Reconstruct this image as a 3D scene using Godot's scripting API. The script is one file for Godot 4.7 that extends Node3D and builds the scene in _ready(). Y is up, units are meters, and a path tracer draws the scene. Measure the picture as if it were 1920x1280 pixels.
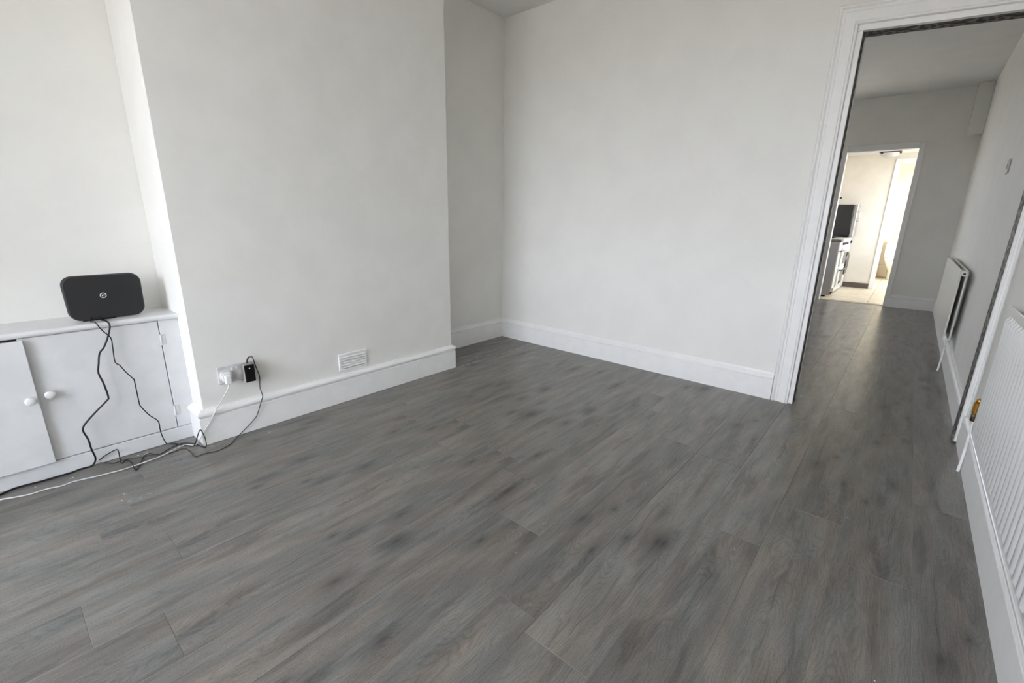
extends Node3D
# An emptied front room with dark grey laminate, a chimney breast, an alcove cupboard with a router,
# and a doorway through to a second room, a kitchen and a bathroom. Metres, y up.

const WALL_L := -2.776     # plaster face of the alcoves
const BREAST := -2.4107    # plaster face of the chimney breast
const BREAST_Z0 := -0.5493
const BREAST_Z1 := -2.1315
const WALL_R := 0.375
const BACK := -3.085       # plaster face of the wall with the doorway
const BACK2 := -3.215
const FAR := -7.795
const CEIL := 2.6

var names := {}
var M := {}
var rng := RandomNumberGenerator.new()


func _ready() -> void:
	rng.seed = 7
	# ---------------------------------------------------------------- camera, sky, exposure
	var cam := Camera3D.new()
	cam.name = "camera"
	cam.fov = 73.979
	cam.near = 0.02
	cam.far = 200.0
	add_child(cam)
	cam.transform = Transform3D(Basis(Vector3(0.756207, 0.014391, -0.654175), Vector3(-0.183698, 0.964221, -0.191138), Vector3(0.628018, 0.264711, 0.731794)), Vector3(0, 1.08, 0))
	cam.current = true
	var we := WorldEnvironment.new()
	we.name = "world"
	var env := Environment.new()
	var sky := Sky.new()
	var sm := ProceduralSkyMaterial.new()
	sm.sky_top_color = Color(0.88, 0.925, 1.0)
	sm.sky_horizon_color = Color(0.945, 0.96, 1.0)
	sm.sky_curve = 0.3
	sm.ground_bottom_color = Color(0.60, 0.59, 0.57)
	sm.ground_horizon_color = Color(0.62, 0.61, 0.59)
	sm.sun_angle_max = 1.0
	sm.energy_multiplier = 1.0
	sky.sky_material = sm
	env.sky = sky
	env.background_mode = Environment.BG_SKY
	env.background_energy_multiplier = 10.0
	env.tonemap_mode = Environment.TONE_MAPPER_LINEAR
	env.tonemap_exposure = 1.62
	env.sdfgi_enabled = true
	env.ssao_enabled = true
	env.ssil_enabled = true
	we.environment = env
	add_child(we)

	make_materials()
	build_shell()
	build_floor()
	build_skirting()
	build_doorway()
	build_windows()
	build_cupboard()
	build_router()
	build_socket()
	build_vent()
	build_radiators()
	build_back_room()
	build_kitchen()
	build_bathroom()
	build_cables()
	build_crumbs()


# -------------------------------------------------------------------- helpers
func numbered(n: String) -> String:
	if not names.has(n):
		names[n] = 0
		return n
	names[n] += 1
	return "%s_%03d" % [n, names[n]]


func tool_() -> SurfaceTool:
	var st := SurfaceTool.new()
	st.begin(Mesh.PRIMITIVE_TRIANGLES)
	st.set_smooth_group(-1)
	return st


func commit(st: SurfaceTool) -> ArrayMesh:
	st.generate_normals()
	return st.commit()


func obj(called: String, st: SurfaceTool, mat: Material, parent: Node = self) -> MeshInstance3D:
	var o := MeshInstance3D.new()
	o.mesh = commit(st)
	o.material_override = mat
	o.name = numbered(called) if parent == self else called
	parent.add_child(o, true)
	return o


func struct(called: String, st: SurfaceTool, mat: Material, label := "", parent: Node = self) -> MeshInstance3D:
	var o := obj(called, st, mat, parent)
	if parent == self:
		o.set_meta("kind", "structure")
		if label:
			o.set_meta("label", label)
	return o


func thing(called: String, label: String, category: String, at := Vector3.ZERO) -> Node3D:
	var o := Node3D.new()
	o.name = numbered(called)
	o.position = at
	add_child(o)
	o.set_meta("label", label)
	o.set_meta("category", category)
	return o


func poly(st: SurfaceTool, pts: Array, outw: Vector3) -> void:
	# convex polygon, turned so that it faces outw
	var n: Vector3 = (pts[0] - pts[2]).cross(pts[0] - pts[1])
	if n.length() < 1e-14 and pts.size() > 3:
		n = (pts[0] - pts[3]).cross(pts[0] - pts[2])
	var p := pts.duplicate()
	if n.dot(outw) < 0.0:
		p.reverse()
	for i in range(1, p.size() - 1):
		st.add_vertex(p[0])
		st.add_vertex(p[i])
		st.add_vertex(p[i + 1])


func box(st: SurfaceTool, lo: Vector3, hi: Vector3, b := 0.0) -> void:
	var a := Vector3(minf(lo.x, hi.x), minf(lo.y, hi.y), minf(lo.z, hi.z))
	var c := Vector3(maxf(lo.x, hi.x), maxf(lo.y, hi.y), maxf(lo.z, hi.z))
	var mid := (a + c) * 0.5
	var h := (c - a) * 0.5
	b = minf(b, minf(h.x, minf(h.y, h.z)) * 0.9)
	for ax in 3:
		var u := (ax + 1) % 3
		var v := (ax + 2) % 3
		for s in [-1.0, 1.0]:
			var o := Vector3.ZERO
			o[ax] = s
			var q := []
			for k in [[-1, -1], [1, -1], [1, 1], [-1, 1]]:
				var p := mid
				p[ax] += s * h[ax]
				p[u] += k[0] * (h[u] - b)
				p[v] += k[1] * (h[v] - b)
				q.append(p)
			poly(st, q, o)
			if b > 0.0:
				for s2 in [-1.0, 1.0]:
					# edge between face ax,s and face u,s2
					var e := []
					for w in [-1.0, 1.0]:
						var p1 := mid
						p1[ax] += s * h[ax]
						p1[u] += s2 * (h[u] - b)
						p1[v] += w * (h[v] - b)
						var p2 := mid
						p2[ax] += s * (h[ax] - b)
						p2[u] += s2 * h[u]
						p2[v] += w * (h[v] - b)
						if w < 0:
							e.append_array([p1, p2])
						else:
							e.append_array([p2, p1])
					var oo := Vector3.ZERO
					oo[ax] = s
					oo[u] = s2
					poly(st, e, oo)
	if b > 0.0:
		for sx in [-1.0, 1.0]:
			for sy in [-1.0, 1.0]:
				for sz in [-1.0, 1.0]:
					var sg := Vector3(sx, sy, sz)
					var t := []
					for ax in 3:
						var p := mid + sg * (h - Vector3(b, b, b))
						p[ax] = mid[ax] + sg[ax] * h[ax]
						t.append(p)
					poly(st, t, sg)


func prism(st: SurfaceTool, pts: PackedVector2Array, at: Vector3, ux: Vector3, uy: Vector3, depth: Vector3) -> void:
	# a flat outline (ux, uy from at) pulled out along depth
	var n := pts.size()
	var mid := Vector2.ZERO
	for p in pts:
		mid += p / n
	var tri := Geometry2D.triangulate_polygon(pts)
	for i in range(0, tri.size(), 3):
		var q := []
		for k in 3:
			q.append(at + ux * pts[tri[i + k]].x + uy * pts[tri[i + k]].y)
		poly(st, q, -depth)
		poly(st, [q[0] + depth, q[1] + depth, q[2] + depth], depth)
	var ccw := 0.0
	for i in n:
		var p := pts[i]
		var p2 := pts[(i + 1) % n]
		ccw += p.x * p2.y - p2.x * p.y
	for i in n:
		var p := pts[i]
		var p2 := pts[(i + 1) % n]
		var e := p2 - p
		var o2 := Vector2(e.y, -e.x) * (1.0 if ccw > 0 else -1.0)
		var a := at + ux * p.x + uy * p.y
		var b := at + ux * p2.x + uy * p2.y
		poly(st, [a, b, b + depth, a + depth], ux * o2.x + uy * o2.y)


func sweep(st: SurfaceTool, prof: PackedVector2Array, path: Array, side: float) -> void:
	# a moulding: profile (out from the wall, up) along a plan path (x, z) with mitred corners
	var n := path.size()
	var offs := []
	for i in n:
		var d1: Vector2 = (path[i] - path[i - 1]).normalized() if i > 0 else (path[1] - path[0]).normalized()
		var d2: Vector2 = (path[i + 1] - path[i]).normalized() if i < n - 1 else d1
		var n1 := Vector2(-d1.y, d1.x) * side
		var n2 := Vector2(-d2.y, d2.x) * side
		offs.append((n1 + n2) / (1.0 + n1.dot(n2)))
	var m := prof.size()
	for i in n - 1:
		for j in m:
			var a := prof[j]
			var b := prof[(j + 1) % m]
			var q := []
			for k in [[i, a], [i, b], [i + 1, b], [i + 1, a]]:
				var pp: Vector2 = path[k[0]] + offs[k[0]] * k[1].x
				q.append(Vector3(pp.x, k[1].y, pp.y))
			var dr: Vector2 = (path[i + 1] - path[i]).normalized()
			var nn := Vector2(-dr.y, dr.x) * side
			var e := b - a
			var on := Vector2(-e.y, e.x)   # outward for a clockwise (out, up) outline
			poly(st, q, Vector3(nn.x * on.x, on.y, nn.y * on.x))
	var tri := Geometry2D.triangulate_polygon(prof)
	for endp in [0, n - 1]:
		var dd: Vector2 = (path[1] - path[0]).normalized() * -1.0 if endp == 0 else (path[n - 1] - path[n - 2]).normalized()
		for i in range(0, tri.size(), 3):
			var q := []
			for k in 3:
				var pr := prof[tri[i + k]]
				var pp: Vector2 = path[endp] + offs[endp] * pr.x
				q.append(Vector3(pp.x, pr.y, pp.y))
			poly(st, q, Vector3(dd.x, 0, dd.y))


func lathe(st: SurfaceTool, prof: Array, at: Vector3, axis: Vector3, seg := 20) -> void:
	var z := axis.normalized()
	var x := z.cross(Vector3(0.31, 0.9, 0.27)).normalized()
	var y := z.cross(x)
	st.set_smooth_group(0)
	for i in prof.size() - 1:
		for k in seg:
			var q := []
			var mid := Vector3.ZERO
			for c in [[i, k], [i + 1, k], [i + 1, k + 1], [i, k + 1]]:
				var an: float = TAU * c[1] / seg
				var pr: Vector2 = prof[c[0]]
				q.append(at + z * pr.y + (x * cos(an) + y * sin(an)) * pr.x)
			var am: float = TAU * (k + 0.5) / seg
			var e: Vector2 = prof[i + 1] - prof[i]
			var radial := x * cos(am) + y * sin(am)
			var o := radial * e.y - z * e.x
			if prof[i].x < 1e-6:
				poly(st, [q[0], q[1], q[2]], o)
			elif prof[i + 1].x < 1e-6:
				poly(st, [q[0], q[1], q[3]], o)
			else:
				poly(st, q, o)
	st.set_smooth_group(-1)


func smooth_path(pts: Array, per := 5) -> Array:
	var r := []
	for i in pts.size() - 1:
		var p0: Vector3 = pts[maxi(i - 1, 0)]
		var p1: Vector3 = pts[i]
		var p2: Vector3 = pts[i + 1]
		var p3: Vector3 = pts[mini(i + 2, pts.size() - 1)]
		for k in per:
			var t := float(k) / per
			r.append(p1.cubic_interpolate(p2, p0, p3, t))
	r.append(pts[-1])
	return r


func tube(st: SurfaceTool, pts: Array, r: float, seg := 8, smooth := true) -> void:
	var P := smooth_path(pts) if smooth else pts
	st.set_smooth_group(0)
	var up := Vector3(0.2, 0.9, 0.3).normalized()
	var rings := []
	for i in P.size():
		var d: Vector3 = (P[mini(i + 1, P.size() - 1)] - P[maxi(i - 1, 0)]).normalized()
		var a := (up - d * up.dot(d)).normalized()
		if a.length() < 0.5:
			a = d.cross(Vector3.RIGHT).normalized()
		up = a
		var b := d.cross(a)
		var ring := []
		for k in seg:
			var an := TAU * k / seg
			ring.append(P[i] + (a * cos(an) + b * sin(an)) * r)
		rings.append(ring)
	for i in P.size() - 1:
		for k in seg:
			var q := [rings[i][k], rings[i + 1][k], rings[i + 1][(k + 1) % seg], rings[i][(k + 1) % seg]]
			poly(st, q, (q[0] + q[2]) * 0.5 - (P[i] + P[i + 1]) * 0.5)
	st.set_smooth_group(-1)
	poly(st, rings[0], P[0] - P[1])
	poly(st, rings[-1], P[-1] - P[-2])


func round_rect(w: float, h: float, r: float, seg := 8) -> PackedVector2Array:
	var p := PackedVector2Array()
	for c in [[1, 1, 0.0], [-1, 1, 0.25], [-1, -1, 0.5], [1, -1, 0.75]]:
		for k in seg + 1:
			var an: float = TAU * (c[2] + 0.25 * k / seg)
			p.append(Vector2(c[0] * (w * 0.5 - r) + cos(an) * r, c[1] * (h * 0.5 - r) + sin(an) * r))
	return p


# -------------------------------------------------------------------- materials
func plain(c: Color, rough := 0.6, spec := 0.5) -> StandardMaterial3D:
	var m := StandardMaterial3D.new()
	m.albedo_color = c
	m.roughness = rough
	m.metallic_specular = spec
	return m


func noise_tex(freq: float, seed_: int, size := 512, octaves := 4, ramp: Gradient = null, kind := FastNoiseLite.TYPE_SIMPLEX_SMOOTH) -> NoiseTexture2D:
	var n := FastNoiseLite.new()
	n.noise_type = kind
	n.frequency = freq
	n.seed = seed_
	n.fractal_octaves = octaves
	var t := NoiseTexture2D.new()
	t.width = size
	t.height = size
	t.seamless = true
	t.noise = n
	if ramp:
		t.color_ramp = ramp
	return t


func ramp2(a: Color, b: Color, p0 := 0.0, p1 := 1.0) -> Gradient:
	var g := Gradient.new()
	g.offsets = PackedFloat32Array([p0, p1])
	g.colors = PackedColorArray([a, b])
	return g


func painted(c: Color, c2: Color, rough: float, relief: float, scale: float, seed_: int, freq := 0.012) -> StandardMaterial3D:
	# paint with faint roller blotches and a low relief
	var m := plain(Color.WHITE, rough, 0.4)
	m.albedo_texture = noise_tex(0.01, seed_, 512, 5, ramp2(c, c2, 0.3, 0.7))
	m.heightmap_enabled = relief > 0.0
	if relief > 0.0:
		m.heightmap_texture = noise_tex(freq, seed_ + 3, 512, 5)
		m.heightmap_scale = relief
	m.uv1_triplanar = true
	m.uv1_world_triplanar = true
	m.uv1_scale = Vector3.ONE * scale
	return m


func make_materials() -> void:
	M.wall = painted(Color(0.935, 0.928, 0.906), Color(0.945, 0.938, 0.916), 0.75, 0.05, 0.55, 11)
	M.breast = painted(Color(0.93, 0.923, 0.902), Color(0.942, 0.935, 0.914), 0.7, 0.2, 0.7, 21)
	M.ceiling = painted(Color(0.93, 0.925, 0.91), Color(0.94, 0.935, 0.92), 0.8, 0.1, 0.5, 31)
	M.gloss = painted(Color(0.952, 0.947, 0.937), Color(0.962, 0.957, 0.947), 0.32, 0.04, 1.5, 41)
	M.cupboard = painted(Color(0.875, 0.88, 0.88), Color(0.90, 0.90, 0.90), 0.35, 0.05, 1.2, 51)
	M.radiator = plain(Color(0.89, 0.89, 0.88), 0.3)
	M.radiator_old = plain(Color(0.87, 0.86, 0.83), 0.35)
	M.upvc = plain(Color(0.92, 0.92, 0.92), 0.3)
	M.plastic = plain(Color(0.93, 0.93, 0.92), 0.3)
	M.plate = painted(Color(0.80, 0.79, 0.79), Color(0.86, 0.85, 0.85), 0.35, 0.0, 6.0, 61)
	M.black_gloss = plain(Color(0.035, 0.035, 0.04), 0.15)
	M.router = plain(Color(0.145, 0.145, 0.15), 0.5)
	M.router_edge = plain(Color(0.08, 0.08, 0.085), 0.35)
	M.cable = plain(Color(0.07, 0.065, 0.08), 0.5)
	M.cable_grey = plain(Color(0.22, 0.21, 0.21), 0.5)
	M.cable_white = plain(Color(0.85, 0.85, 0.84), 0.45)
	M.dark_gap = plain(Color(0.05, 0.045, 0.04), 0.9)
	M.rebate = painted(Color(0.17, 0.16, 0.15), Color(0.52, 0.51, 0.50), 0.7, 0.25, 5.0, 71)
	M.rebate_wood = painted(Color(0.24, 0.21, 0.18), Color(0.58, 0.56, 0.54), 0.7, 0.25, 5.0, 81)
	M.brass = plain(Color(0.78, 0.58, 0.25), 0.3)
	M.brass.metallic = 1.0
	M.dull_metal = plain(Color(0.35, 0.31, 0.26), 0.5)
	M.dull_metal.metallic = 0.8
	M.chrome = plain(Color(0.75, 0.75, 0.74), 0.2)
	M.chrome.metallic = 1.0
	M.screed = plain(Color(0.30, 0.29, 0.28), 0.9)
	M.grout = plain(Color(0.55, 0.50, 0.42), 0.9)
	M.tile = painted(Color(0.80, 0.74, 0.63), Color(0.86, 0.80, 0.70), 0.35, 0.0, 1.3, 91)
	M.kitchen_wall = painted(Color(0.895, 0.865, 0.81), Color(0.915, 0.885, 0.83), 0.6, 0.04, 0.6, 121)
	M.wall_tile = plain(Color(0.89, 0.82, 0.72), 0.25)
	M.bath_paint = plain(Color(0.93, 0.91, 0.82), 0.6)
	M.ceramic = plain(Color(0.93, 0.91, 0.86), 0.12)
	M.worktop = painted(Color(0.33, 0.30, 0.28), Color(0.42, 0.39, 0.37), 0.4, 0.0, 4.0, 101)
	M.enamel = plain(Color(0.90, 0.89, 0.85), 0.25)
	M.kick = plain(Color(0.36, 0.32, 0.29), 0.6)
	M.silver = plain(Color(0.66, 0.65, 0.63), 0.35)
	M.silver.metallic = 0.6
	M.unit_grey = plain(Color(0.66, 0.65, 0.64), 0.5)
	M.brick = painted(Color(0.50, 0.34, 0.27), Color(0.58, 0.42, 0.34), 0.9, 0.0, 2.0, 111)
	M.crumb = plain(Color(0.86, 0.85, 0.83), 0.9)
	M.dust = plain(Color(0.50, 0.50, 0.50), 0.9)
	var g := StandardMaterial3D.new()
	g.transparency = BaseMaterial3D.TRANSPARENCY_ALPHA
	g.albedo_color = Color(0.95, 0.98, 1.0, 0.04)
	g.roughness = 0.0
	M.glass = g
	M.wood = []
	for i in 8:
		var w := StandardMaterial3D.new()
		var tx := wood_texture(100 + i * 13)
		w.albedo_texture = tx
		w.roughness = 0.29
		w.metallic_specular = 0.5
		w.heightmap_enabled = true
		w.heightmap_texture = tx
		w.heightmap_scale = 0.04
		M.wood.append(w)
	# the boards in the alcove still carry a film of plaster dust
	var dw := StandardMaterial3D.new()
	dw.albedo_texture = M.wood[3].albedo_texture
	dw.roughness = 0.6
	dw.detail_enabled = true
	dw.detail_blend_mode = BaseMaterial3D.BLEND_MODE_MIX
	var dr := Gradient.new()
	dr.offsets = PackedFloat32Array([0.25, 0.8])
	dr.colors = PackedColorArray([Color(0.50, 0.50, 0.51, 0.12), Color(0.60, 0.60, 0.61, 0.62)])
	dw.detail_albedo = noise_tex(0.012, 207, 256, 4, dr)
	M.wood.append(dw)
	M.joint = [plain(Color(0.58, 0.55, 0.51), 0.6), plain(Color(0.43, 0.42, 0.40), 0.6)]


func wood_texture(seed_: int) -> ImageTexture:
	# grey oak print, one plank of 1300 x 198 mm
	var W := 1180
	var H := 180
	var r := RandomNumberGenerator.new()
	r.seed = seed_
	var n := FastNoiseLite.new()
	n.noise_type = FastNoiseLite.TYPE_SIMPLEX_SMOOTH
	n.fractal_type = FastNoiseLite.FRACTAL_FBM
	n.fractal_octaves = 3
	n.frequency = 1.0
	n.seed = seed_
	var f1 := FastNoiseLite.new()
	f1.noise_type = FastNoiseLite.TYPE_SIMPLEX
	f1.fractal_type = FastNoiseLite.FRACTAL_NONE
	f1.frequency = 1.0
	f1.seed = seed_ + 5
	var knots := []
	for k in r.randi_range(0, 3):
		knots.append([r.randf_range(80, 1220), r.randf_range(25, 175), r.randf_range(7, 20)])
	var u0 := r.randf_range(150, 1150)
	var v0 := r.randf_range(40, 160)
	var cracks := []
	for k in r.randi_range(1, 3):
		cracks.append([r.randf_range(15, 185), r.randf_range(0, 900), r.randf_range(200, 500)])
	var base := r.randf_range(0.46, 0.515)
	var data := PackedByteArray()
	data.resize(W * H * 3)
	var at := 0
	for y in H:
		var v := 198.0 * y / H
		for x in W:
			var u := 1300.0 * x / W
			var warp := n.get_noise_2d(u / 360.0, v / 90.0)
			var broad := n.get_noise_2d(u / 400.0 + 40.0, v / 75.0 + 9.0)
			var smudge := smoothstep(0.12, 0.55, n.get_noise_2d(u / 430.0 + 11.0, v / 85.0 + 50.0))
			var du := (u - u0) / 330.0
			var dv := (v - v0) / 26.0
			var ring := sqrt(du * du + dv * dv) * 4.2 + warp * 3.0
			var dark := 0.0
			for k in knots:
				var ku: float = (u - k[0]) / (k[2] * 3.6)
				var kv: float = (v - k[1]) / (k[2] * 1.3)
				var d2 := ku * ku + kv * kv
				if d2 < 14.0:
					var e := exp(-d2 * 0.55)
					ring += e * 2.6
					dark += e * 0.20 + exp(-d2 * 7.0) * 0.18
			var line := 0.5 + 0.5 * sin(ring * TAU)
			line = line * line * line
			var fine := f1.get_noise_2d(u / 60.0, v * 0.55)
			var band := f1.get_noise_2d(u / 520.0 + 7.0, v / 11.0 + 3.0)
			var pore := f1.get_noise_2d(u / 9.0 + 300.0, v * 0.95 + 71.0)
			var t := base + broad * 0.07 - smudge * 0.055 + band * 0.012 - line * 0.042 + fine * 0.022 - maxf(pore - 0.35, 0.0) * 0.11
			for c in cracks:
				if u > c[1] and u < c[1] + c[2]:
					var cv: float = c[0] + 9.0 * f1.get_noise_2d(u / 260.0, c[0])
					var dd := absf(v - cv)
					if dd < 14.0:
						var en := minf(1.0, minf(u - c[1], c[1] + c[2] - u) / 90.0)
						t -= en * (0.085 * exp(-dd * dd * 0.7) + 0.028 * exp(-dd * dd * 0.02))
			t *= 1.0 - minf(dark, 0.62)
			var warm := n.get_noise_2d(u / 520.0 + 90.0, v / 110.0) * 1.2 - smudge * 0.12
			data[at] = clampi(int(255.0 * t * (1.0 + 0.035 * warm + 0.024)), 0, 255)
			data[at + 1] = clampi(int(255.0 * t * (0.992 - 0.005 * warm)), 0, 255)
			data[at + 2] = clampi(int(255.0 * t * (0.945 - 0.03 * warm)), 0, 255)
			at += 3
	return ImageTexture.create_from_image(Image.create_from_data(W, H, false, Image.FORMAT_RGB8, data))


# -------------------------------------------------------------------- walls and ceilings
func wall(called: String, boxes: Array, mat: Material, label: String) -> void:
	var st := tool_()
	for b in boxes:
		box(st, b[0], b[1])
	struct(called, st, mat, label)


func V(x: float, y: float, z: float) -> Vector3:
	return Vector3(x, y, z)


func build_shell() -> void:
	wall("wall_left", [[V(-3.05, 0, 2.80), V(WALL_L, CEIL, BACK)], [V(-3.05, 0, BACK2), V(WALL_L, CEIL, FAR - 0.12)]], M.wall, "white plastered alcove wall behind the cupboard and router")
	var st := tool_()
	box(st, V(WALL_L, 0, BREAST_Z1), V(BREAST, CEIL, BREAST_Z0), 0.006)
	struct("wall_chimney", st, M.breast, "projecting white chimney breast with a vent low down")
	wall("wall_right", [[V(WALL_R, 0, 2.80), V(0.60, CEIL, FAR - 0.12)]], M.wall, "white right-hand wall carrying the two radiators")
	wall("wall_back", [[V(-3.05, 0, BACK2), V(-0.40, CEIL, BACK)], [V(-0.40, 2.02, BACK2), V(WALL_R, CEIL, BACK)]], M.wall, "plain white back wall beside the open doorway")
	# the wall with the street window, behind the camera
	var z0 := 2.6
	var z1 := 2.8
	wall("wall_front", [
		[V(-3.05, 0, z0), V(-2.35, CEIL, z1)], [V(0.15, 0, z0), V(0.60, CEIL, z1)], [V(-2.35, 0, z0), V(0.15, 0.60, z1)], [V(-2.35, 2.40, z0), V(0.15, CEIL, z1)],
		[V(WALL_L, 0, 1.0), V(-2.24, CEIL, 1.2)], [V(0.20, 0, 1.0), V(WALL_R, CEIL, 1.2)],
	], M.wall, "front wall and window bay behind the camera")
	wall("ceiling", [[V(-3.05, CEIL, 2.80), V(0.60, CEIL + 0.15, FAR - 0.12)]], M.ceiling, "white plaster ceiling")
	# wall between the back room and the kitchen, with the kitchen door opening and a rear window
	wall("wall_far", [
		[V(-3.05, 0, FAR - 0.12), V(-2.55, CEIL, FAR)], [V(-2.55, 0, FAR - 0.12), V(-1.50, 0.85, FAR)], [V(-2.55, 2.25, FAR - 0.12), V(-1.50, CEIL, FAR)],
		[V(-1.50, 0, FAR - 0.12), V(-0.90, CEIL, FAR)], [V(-0.90, 1.995, FAR - 0.12), V(-0.115, CEIL, FAR)], [V(-0.115, 0, FAR - 0.12), V(WALL_R, CEIL, FAR)],
	], M.wall, "far white wall of the back room around the kitchen door")
	# kitchen
	var kz := -9.72
	wall("wall_kitchen_left", [[V(-1.60, 0, FAR - 0.12), V(-1.42, 2.3, kz - 0.12)]], M.kitchen_wall, "kitchen wall behind the cooker")
	wall("wall_kitchen_back", [[V(-1.60, 0, kz - 0.12), V(-0.40, 2.3, kz)], [V(-0.40, 1.99, kz - 0.12), V(0.38, 2.3, kz)], [V(0.38, 0, kz - 0.12), V(0.80, 2.3, kz)]], M.kitchen_wall, "white kitchen wall with the bathroom doorway")
	wall("wall_kitchen_right", [[V(0.60, 0, FAR - 0.12), V(0.80, 0.95, kz)], [V(0.60, 2.12, FAR - 0.12), V(0.80, 2.3, kz)], [V(0.60, 0.95, FAR - 0.12), V(0.80, 2.12, -8.05)], [V(0.60, 0.95, -9.50), V(0.80, 2.12, kz)]], M.kitchen_wall, "kitchen wall with its window, out of sight")
	wall("ceiling", [[V(-1.60, 2.13, FAR - 0.12), V(0.80, 2.3, kz)]], M.ceiling, "white kitchen ceiling")
	# bathroom
	var bz := -11.98
	wall("wall_bathroom_left", [[V(-0.62, 0, kz - 0.12), V(-0.47, 2.3, bz - 0.1)]], M.bath_paint, "left wall of the bathroom")
	wall("wall_bathroom_back", [[V(-0.62, 0, bz - 0.12), V(0.80, 2.3, bz)]], M.bath_paint, "pale yellow bathroom wall above the tiles")
	wall("wall_bathroom_right", [[V(0.65, 0, kz - 0.12), V(0.80, 0.60, bz)], [V(0.65, 2.05, kz - 0.12), V(0.80, 2.3, bz)], [V(0.65, 0.60, kz - 0.12), V(0.80, 2.05, -9.95)], [V(0.65, 0.60, -11.5), V(0.80, 2.05, bz)]], M.bath_paint, "bathroom wall with its window, out of sight")
	wall("ceiling", [[V(-0.62, 2.3, kz - 0.12), V(0.80, 2.42, bz - 0.12)]], M.ceiling, "white bathroom ceiling")


# -------------------------------------------------------------------- floor
func plank(parent: Node, x0: float, x1: float, z0: float, z1: float, full0: float, flip: bool, kind: int, joint: Material) -> void:
	# z0 < z1; the print runs from full0 over 1.3 m
	var b := 0.0007
	var g := 0.0002
	var lo := Vector3(x0 + g, -0.010, z0 + g)
	var hi := Vector3(x1 - g, 0.0, z1 - g)
	var st := tool_()
	var uva := (lo.z - full0) / 1.3
	var uvb := (hi.z - full0) / 1.3
	var va := 0.0
	var vb := (x1 - x0) / 0.1985
	if flip:
		va = 1.0
		vb = 1.0 - vb
	var q := [[lo.x + b, lo.z + b, uva, va], [hi.x - b, lo.z + b, uva, vb], [hi.x - b, hi.z - b, uvb, vb], [lo.x + b, hi.z - b, uvb, va]]
	for i in [0, 1, 2, 0, 2, 3]:
		st.set_uv(Vector2(q[i][2], q[i][3]))
		st.set_normal(Vector3.UP)
		st.add_vertex(Vector3(q[i][0], 0, q[i][1]))
	st.generate_tangents()
	var m := st.commit()
	var s2 := tool_()
	var t := []
	var o := []
	for c in [[0, 0], [1, 0], [1, 1], [0, 1]]:
		t.append(Vector3(hi.x - b if c[0] else lo.x + b, 0, hi.z - b if c[1] else lo.z + b))
		o.append(Vector3(hi.x if c[0] else lo.x, -b, hi.z if c[1] else lo.z))
	var outs := [Vector3(0, 1, -1), Vector3(1, 1, 0), Vector3(0, 1, 1), Vector3(-1, 1, 0)]
	for i in 4:
		var j := (i + 1) % 4
		poly(s2, [t[i], t[j], o[j], o[i]], outs[i])
		poly(s2, [o[i], o[j], o[j] + Vector3(0, b - 0.010, 0), o[i] + Vector3(0, b - 0.010, 0)], outs[i] - Vector3.UP)
	s2.generate_normals()
	m = s2.commit(m)
	var mi := MeshInstance3D.new()
	mi.mesh = m
	mi.set_surface_override_material(0, M.wood[kind])
	mi.set_surface_override_material(1, joint)
	mi.name = "plank"
	parent.add_child(mi, true)


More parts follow.
